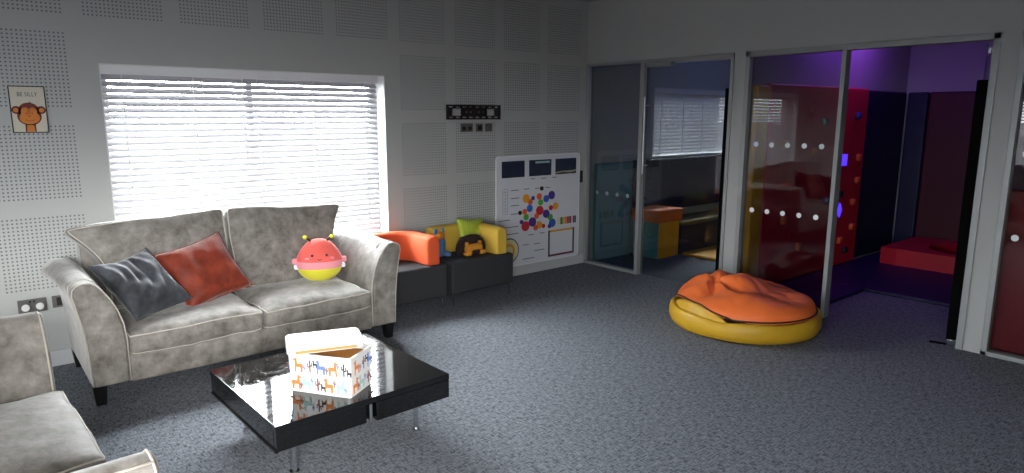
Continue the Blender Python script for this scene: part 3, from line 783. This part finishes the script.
# soft toy wedged between the two seats
t = thing('soft_toy', 'small blue and orange soft toy slumped behind the orange backrest', 'soft toy', (-2.01, -.27, .375), .2)
blob((0, 0, .085), (.05, .04, .083), 'plush_blue', 'toy_body', t)
blob((-.012, -.012, .185), (.045, .038, .035), 'plush_orange', 'toy_head', t)
for sx in (-1, 1): blob((sx*.042-.012, -.005, .222), (.014, .012, .024), 'plush_blue', 'ear', t)
blob((.03, -.05, .03), (.025, .04, .022), 'plush_blue', 'foot', t)

# ------------------------------------------------------------------ bean bag
t = thing('bean_bag', 'large round floor bean bag with orange top and mustard rim by the glass', 'bean bag', (-.622, -2.275, 0))
R_ = .565; nu = 96
rim = [(0, .004), (.48, .004), (.525, .018), (.543, .06), (.541, .105), (.534, .135), (.521, .150), (.505, .148), (.490, .138), (.475, .130), (0, .12)]
def rimf(u, v):
    j = round(v*(len(rim)-1)); r_, z = rim[j]; q = 2*PI*u
    w = noise.noise(Vector((math.cos(q)*2.2, math.sin(q)*2.2, 1.1)))
    z2 = z*(1+.10*w) if z > .05 else z
    return Vector((r_*(1+.015*w)*math.cos(q), r_*(1+.015*w)*math.sin(q), z2))
MB().grid(rimf, nu, len(rim), cu=True).build('rim', 'mustard_vinyl', t, smooth=True, merge=True)
# inner mustard collar standing up on the left
def collar(u, v):
    q = math.radians(126+74*u); k = math.sin(PI*u)**.6
    r0 = .508-.03*v*k; z = .12+v*(.10*k)
    return Vector((r0*math.cos(q), r0*math.sin(q), z))
cm = MB().grid(collar, 40, 5); co = cm.build('collar', 'mustard_vinyl', t, smooth=True); sd = co.modifiers.new('s', 'SOLIDIFY'); sd.thickness = .012
def dome(r_, q):
    qd = (math.degrees(q)-157+180) % 360-180; r_ = r_*(1-.07*math.exp(-(qd/24)**2)) if r_ > .3 else r_
    x, y = r_*math.cos(q), r_*math.sin(q)
    k = min(1, r_/.500)
    z = .150+.110*max(0, 1-k**7)**.5+.10*math.exp(-((x-.02)**2+(y-.10)**2)/.075)
    # fuller towards the back right, a hollow at the left
    z -= .02*math.exp(-((x+.30)**2+(y-.15)**2)/.03)
    p = Vector((x*3.2, y*3.2, .4)); fold = noise.noise(p*1.3)
    z += (.034*fold + .02*abs(noise.noise(Vector((x*9, y*9, 2.)))))*(1-k**6)
    # creases radiating from a pinch at the rear left
    dx, dy = x+.12, y-.18; dd = math.hypot(dx, dy); an = math.atan2(dy, dx)
    z += .024*math.sin(an*5+noise.noise(Vector((x*4, y*4, 9)))*2.5)*math.exp(-((dd-.16)**2)/.03)*(1-k**6)
    z -= .05*math.exp(-(dx*dx+dy*dy)/.0016)
    return Vector((x, y, z))
mb = MB(); nr = 40
mb.grid(lambda u, v: dome(.500*v+1e-4, 2*PI*u), 120, nr, cu=True)
tc = mb.build('top_cover', 'orange_vinyl', t, smooth=True, merge=True)
MB().tube([dome(.501, 2*PI*i/80)+Vector((0, 0, .012)) for i in range(80)], .006, 6, closed=True).build('piping', 'stitch_black', tc, smooth=True)

# ------------------------------------------------------------------ things on the window wall
t = thing('framed_picture', 'small framed picture of an orange monkey reading BE SILLY', 'picture', (-4.698, 0, 1.577))
w, h = .088, .135; fm = MB(); e = .0055
for a_, b_ in (((-w, -.014, -h), (w, -.001, -h+e)), ((-w, -.014, h-e), (w, -.001, h)), ((-w, -.014, -h), (-w+e, -.001, h)), ((w-e, -.014, -h), (w, -.001, h))): fm.box(a_, b_)
fm.build('picture_frame', 'stitch_black', t)
pp = MB().box((-w+e, -.009, -h+e), (w-e, -.002, h-e)).build('picture_sheet', 'poster_paper', t)
def PM(y): return basis((0, y, 0), (1, 0, 0), (0, 0, 1))
hb = MB()
hb.prism(circ(.059, 32, 0, -.040, .052), PM(-.009), .001); hb.prism(circ(.049, 32, 0, -.003, .043), PM(-.009), .001)
for sx in (-1, 1): hb.prism(circ(.023, 20, sx*.060, -.003), PM(-.009), .001)
hb.prism([(-.006, .03), (.012, .048), (.010, .03)], PM(-.009), .001)
hb.prism([(-.027, -.128), (.027, -.128), (.025, -.08), (-.025, -.08)], PM(-.009), .001)
hb.build('monkey_outline', 'monkey_brown', pp)
hf = MB(); hf.prism(circ(.050, 32, 0, -.047, .038), PM(-.0102), .001)
for sx in (-1, 1):
    hf.prism(circ(.022, 20, sx*.017, -.012, .024), PM(-.0104), .001); hf.prism(circ(.013, 16, sx*.062, -.004), PM(-.0102), .001)
hf.prism([(-.019, -.1285), (.019, -.1285), (.017, -.09), (-.017, -.09)], PM(-.0103), .001)
hf.build('monkey_face', 'monkey_orange', pp)
fe = MB()
for sx in (-1, 1): fe.prism(circ(.0035, 12, sx*.014, -.022), PM(-.0120), .0008)
fe.tube([(-.022, -.0122, -.058), (-.008, -.0122, -.066), (.008, -.0122, -.066), (.022, -.0122, -.058)], .0014, 6)
fe.prism(circ(.003, 8, -.004, -.038), PM(-.0120), .0008); fe.prism(circ(.003, 8, .004, -.038), PM(-.0120), .0008)
fe.build('monkey_features', 'monkey_brown', pp)
def text(s, loc, size, m, par, name='lettering', cond=1.):
    cu = bpy.data.curves.new(name, 'FONT'); cu.body = s; cu.size = size; cu.align_x = 'CENTER'; cu.align_y = 'CENTER'; cu.extrude = .0006; cu.space_character = 1.1
    cu.materials.append(MATS[m]); o = bpy.data.objects.new(name, cu); COL.objects.link(o); o.parent = par
    bpy.context.view_layer.update()
    me = bpy.data.meshes.new_from_object(o.evaluated_get(bpy.context.evaluated_depsgraph_get()))
    me.transform(Matrix.Translation(loc) @ Matrix.Rotation(PI/2, 4, 'X') @ Matrix.Diagonal((cond, 1, 1, 1)))
    bpy.data.objects.remove(o); bpy.data.curves.remove(cu)
    if not me.materials: me.materials.append(MATS[m])
    o = bpy.data.objects.new(name, me); COL.objects.link(o); o.parent = par; return o
text('BE SILLY', (0, -.0100, .086), .034, 'ink_dark', pp, cond=.72)

# wall sockets low by the armchair
def plate(name, label, x0, x1, z0, z1, m, cat='socket', y=0):
    t = thing(name, label, cat, ((x0+x1)/2, y, (z0+z1)/2)); w, h = (x1-x0)/2, (z1-z0)/2
    MB().box((-w, -.009, -h), (w, -.0005, h)).build('face_plate', m, t, bevel=.002)
    return t, w, h
t, w, h = plate('wall_socket', 'double dark metal wall socket with two white plug covers behind the armchair', -4.872, -4.728, .362, .447, 'grey_socket')
for sx in (-1, 1): MB().cyl((sx*.036, -.009, -.006), (sx*.036, -.022, -.006), .021, 24).build('plug_cover', 'white_plastic', t, bevel=.002)
for sx in (-1, 1): MB().box((sx*.01-.005, -.012, .020), (sx*.01+.005, -.009, .034)).build('rocker_switch', 'ink_dark', t)
t, w, h = plate('wall_socket', 'single dark wall socket half hidden behind the left sofa arm', -4.70, -4.615, .372, .447, 'grey_socket')
MB().box((-.02, -.011, -.025), (.03, -.009, .025)).build('socket_insert', 'stitch_black', t)
# TV bracket and sockets beneath it
t = thing('wall_bracket', 'long black slotted television wall bracket above the tub seats', 'bracket', (-1.45, 0, 1.575))
mb = MB(); w, h = .296, .064
holed(mb, -w, w, -h, h, [(-.245, -.14, -.030, .030), (.14, .235, -.030, .030)]+[(q, q+.045, .038, .048) for q in [-.275+.07*i for i in range(8)]]+[(q, q+.045, -.050, -.040) for q in [-.275+.07*i for i in range(8)] if not -.29 < 0 > 1], lambda a, z, b, y: ((a, -.022, z), (b, -.004, y))) if False else None
fixed = [(-.245, -.14), (.14, .235)]
mb.box((-w, -.022, .050), (w, -.004, h)); mb.box((-w, -.022, -h), (w, -.004, -.050)); mb.box((-w, -.022, .030), (w, -.004, .040)); mb.box((-w, -.022, -.040), (w, -.004, -.030))
mb.box((-w, -.022, -.030), (-.245, -.004, .030)); mb.box((-.14, -.022, -.030), (.14, -.004, .030)); mb.box((.235, -.022, -.030), (w, -.004, .030))
for i in range(9):
    x = -w+i*(2*w-.02)/8
    mb.box((x, -.022, .040), (x+.02, -.004, .050)); mb.box((x, -.022, -.050), (x+.02, -.004, -.040))
mb.box((-w, -.032, h-.006), (w, -.004, h)); mb.box((-w, -.032, -h), (w, -.004, -h+.006))
mb.build('bracket_plate', 'stitch_black', t)
for x in (-.09, -.045, .045, .09): MB().cyl((x, -.022, 0), (x, -.028, 0), .009, 12).build('bolt', 'grey_socket', t)
t, w, h = plate('wall_socket', 'double dark plug socket under the left part of the television bracket', -1.592, -1.462, 1.402, 1.476, 'grey_socket')
for sx in (-1, 1): MB().box((sx*.034-.016, -.011, -.022), (sx*.034+.016, -.009, .010)).build('socket_insert', 'stitch_black', t)
t, w, h = plate('wall_socket', 'square aerial socket with black insert between the other two sockets', -1.425, -1.351, 1.402, 1.474, 'grey_socket')
MB().box((-.020, -.012, -.020), (.020, -.009, .020)).build('socket_insert', 'stitch_black', t)
t, w, h = plate('wall_socket', 'plain grey blank plate at the right of the sockets under the bracket', -1.316, -1.243, 1.402, 1.474, 'grey_socket')
MB().box((-.026, -.0105, -.026), (.026, -.009, .026)).build('blank_insert', 'grey_socket', t, bevel=.001)
t, w, h = plate('light_switch', 'small dark wall switch at the top right corner of the play board', -.096, -.040, .862, .985, 'dark_socket', 'switch')
MB().box((-.012, -.012, -.03), (.012, -.009, .03)).build('rocker', 'stitch_black', t)

# ------------------------------------------------------------------ play board
t = thing('play_board', 'white magnetic play board with coloured discs, labels and three dark pictures', 'board', (0, 0, 0))
x0, x1, z0, z1 = -1.205, -.108, .105, 1.168
c_ = [((x0+x1)/2+a_, (z0+z1)/2+b_) for a_, b_ in rr((x1-x0)/2, (z1-z0)/2, .035)]
MB().prism(c_, PM(-.016), .006).build('board_face', 'board_white', t)
ed = MB().tube([(a_, -.018, b_) for a_, b_ in c_], .008, 8, closed=True); ed.build('board_frame', 'upvc_white', t, smooth=True)
MB().prism([(a_*.98-.013, b_*.98+.0127) for a_, b_ in c_], PM(-.0005), .0155).build('board_backing', 'upvc_white', t)
def bp(pts, y, m, name, th=.0015): return MB().prism(pts, PM(y), th).build(name, m, t)
def rect(a_, b_, c2, d_): return [(a_, b_), (c2, b_), (c2, d_), (a_, d_)]
for a_, b_ in ((-1.141, -.858), (-.80, -.507), (-.45, -.158)):
    p_ = bp(rect(a_, .966, b_, 1.122), -.0225, 'navy_print', 'picture_print')
MB().prism(rect(-.77, 1.085, -.53, 1.108), PM(-.0242), .001).build('pale_band', 'board_white', p_) if False else None
MB().prism(rect(-.72, 1.088, -.53, 1.108), PM(-.0242), .001).build('pale_band', 'ink_teal', t)
MB().prism([(-.45, .975), (-.35, .985), (-.25, .978), (-.158, .99), (-.158, 1.004), (-.25, .998), (-.35, 1.0), (-.45, .990)], PM(-.0242), .001).build('sand_band', 'sand_print', t)
for x, z, r_, k in DOTS:
    o = MB().cyl((x, -.022, z), (x, -.030, z), r_*1.28, 28).build('magnet_disc', 'disc_'+k, t)
ln = MB()
for a_, b_, c2, d_ in LINES: ln.box((a_, -.0235, (b_+d_)/2-.003), (c2, -.0220, (b_+d_)/2+.003))
for i in range(9): ln.box((-1.13, -.0235, .62+.03*i), (-1.07, -.0220, .6215+.03*i))
for x in (-1.13, -1.10, -1.07): ln.box((x, -.0235, .62), (x+.0012, -.0220, .86))
ln.build('label_lines', 'ink_dark', t)
fr_ = [((-.535, .385, -.176, .405), 'disc_amber'), ((-.535, .135, -.176, .155), 'disc_maroon'), ((-.538, .135, -.520, .405), 'disc_black'), ((-.192, .135, -.174, .405), 'disc_black')]
for q, m in fr_: bp(rect(*q), -.0225 if 'black' not in m else -.0232, m, 'play_frame_bar', .004)
for i, k in enumerate(['cream', 'cream', 'black', 'green', 'amber', 'orange', 'red', 'maroon', 'maroon', 'cream', 'purple', 'black']):
    x = -.414+.0225*i; bp(rect(x, .452, x+.018, .525), -.0225, 'disc_'+k, 'stripe_magnet')
for r_, m, y in ((.125, 'disc_teal', -.0225), (.112, 'disc_cream', -.0245), (.07, 'disc_amber', -.0262), (.045, 'disc_cream', -.0278)):
    bp(circ(r_, 40, -1.052, .262), y, m, 'round_picture')

# ------------------------------------------------------------------ lamps of the play rooms, daylight, camera
def ceiling_lamp(name, label, loc, size, col, power, m):
    t = thing(name, label, 'lamp', loc)
    MB().box((-size[0]/2-.02, -size[1]/2-.02, .0), (size[0]/2+.02, size[1]/2+.02, .05)).build('housing', 'upvc_white', t)
    l = bpy.data.lights.new(name+'_light', 'AREA'); l.shape = 'RECTANGLE'; l.size, l.size_y = size; l.color = col; l.energy = power
    o = bpy.data.objects.new(name+'_light', l); COL.objects.link(o); o.location = (loc[0], loc[1], loc[2]-.01)
    return t
ceiling_lamp('ceiling_lamp', 'violet light fitting on the ceiling above the climbing wall', (1.7, -2.1, 2.60), (1.2, .12), (.35, .08, 1.), LP_C, None)
ceiling_lamp('ceiling_lamp', 'bluish light fitting on the ceiling behind the glass door', (2.0, -1.0, 2.60), (1.2, .15), (.15, .3, 1.), LP_B, None)

def portal(x0, x1, z0, z1, M, flip, off=.21):
    l = bpy.data.lights.new('window_daylight', 'AREA'); l.shape = 'RECTANGLE'; l.size = x1-x0; l.size_y = z1-z0; l.energy = 1
    l.cycles.is_portal = True
    o = bpy.data.objects.new('window_daylight', l); COL.objects.link(o)
    c = M @ Vector(((x0+x1)/2, (z0+z1)/2, off)); inn = (M @ Vector((0, 0, 0)) - M @ Vector((0, 0, 1))).normalized()
    o.matrix_world = Matrix.Translation(c) @ inn.to_track_quat('-Z', 'Y').to_matrix().to_4x4()
for wdw, M in ((W1, MA), (W2, MA), (WL, ML), (WF, MF)): portal(*wdw, M, 1)

wd = bpy.data.worlds.new('sky'); S.world = wd; wd.use_nodes = True
nt = wd.node_tree; N = nt.nodes; L = nt.links; bg = N['Background']
tc = N.new('ShaderNodeTexCoord'); sp = N.new('ShaderNodeSeparateXYZ'); L.new(tc.outputs['Generated'], sp.inputs[0])
r = N.new('ShaderNodeValToRGB'); L.new(sp.outputs['Z'], r.inputs['Fac'])
e = r.color_ramp.elements; e[0].position = 0.; e[0].color = (.75, .76, .80, 1); e[1].position = .6; e[1].color = (.92, .96, 1., 1)
L.new(r.outputs[0], bg.inputs['Color']); 
dp = N.new('ShaderNodeVectorMath'); dp.operation = 'DOT_PRODUCT'; L.new(tc.outputs['Generated'], dp.inputs[0]); dp.inputs[1].default_value = (.15, .84, .52)
k_ = mth(N, L, 'MAXIMUM', dp.outputs['Value'], 0.); k_ = mth(N, L, 'POWER', k_, 3.)
L.new(mth(N, L, 'MULTIPLY', mth(N, L, 'MULTIPLY_ADD', k_, 2.6, .75), SKY), bg.inputs['Strength'])
wd.cycles.sampling_method = 'AUTOMATIC'

cam = bpy.data.cameras.new('camera'); co = bpy.data.objects.new('camera', cam); COL.objects.link(co)
FX, PITCH, YAW, ROLL, CX, CY = 670.408, .179107, .697574, .001923, -5.093952, -4.890130
cp, spt = math.cos(PITCH), math.sin(PITCH)
F = Vector((math.sin(YAW)*cp, math.cos(YAW)*cp, -spt)); Rr = Vector((math.cos(YAW), -math.sin(YAW), 0)); U = Rr.cross(F)
c_, s_ = math.cos(ROLL), math.sin(ROLL); R2 = Rr*c_+U*s_; U2 = -Rr*s_+U*c_
M = Matrix(((R2.x, U2.x, -F.x, CX), (R2.y, U2.y, -F.y, CY), (R2.z, U2.z, -F.z, 1.55), (0, 0, 0, 1)))
co.matrix_world = M; cam.sensor_fit = 'HORIZONTAL'; cam.sensor_width = 36; cam.lens = 36*FX/1024; cam.clip_start = .02; cam.clip_end = 300
S.camera = co
S.view_settings.view_transform = 'Standard'; S.view_settings.look = 'None'; S.view_settings.gamma = 1; S.view_settings.use_curve_mapping = False
S.view_settings.exposure = EXPO
c = S.cycles
c.max_bounces = 10; c.diffuse_bounces = 5; c.glossy_bounces = 5; c.transmission_bounces = 8; c.transparent_max_bounces = 24
c.use_denoising = True; c.sample_clamp_indirect = 6; c.caustics_reflective = False; c.caustics_refractive = False
sl = bpy.data.lights.new('hazy_sun', 'SUN'); sl.energy = SUN; sl.angle = math.radians(38); sl.color = (1., .97, .93)
so = bpy.data.objects.new('hazy_sun', sl); COL.objects.link(so)
el = math.radians(25); az = Vector((.33, .94, 0)).normalized()
so.rotation_euler = Vector((az.x*math.cos(el), az.y*math.cos(el), -math.sin(el))).to_track_quat('-Z', 'Y').to_euler(); so.location = (-12, -8, 6)
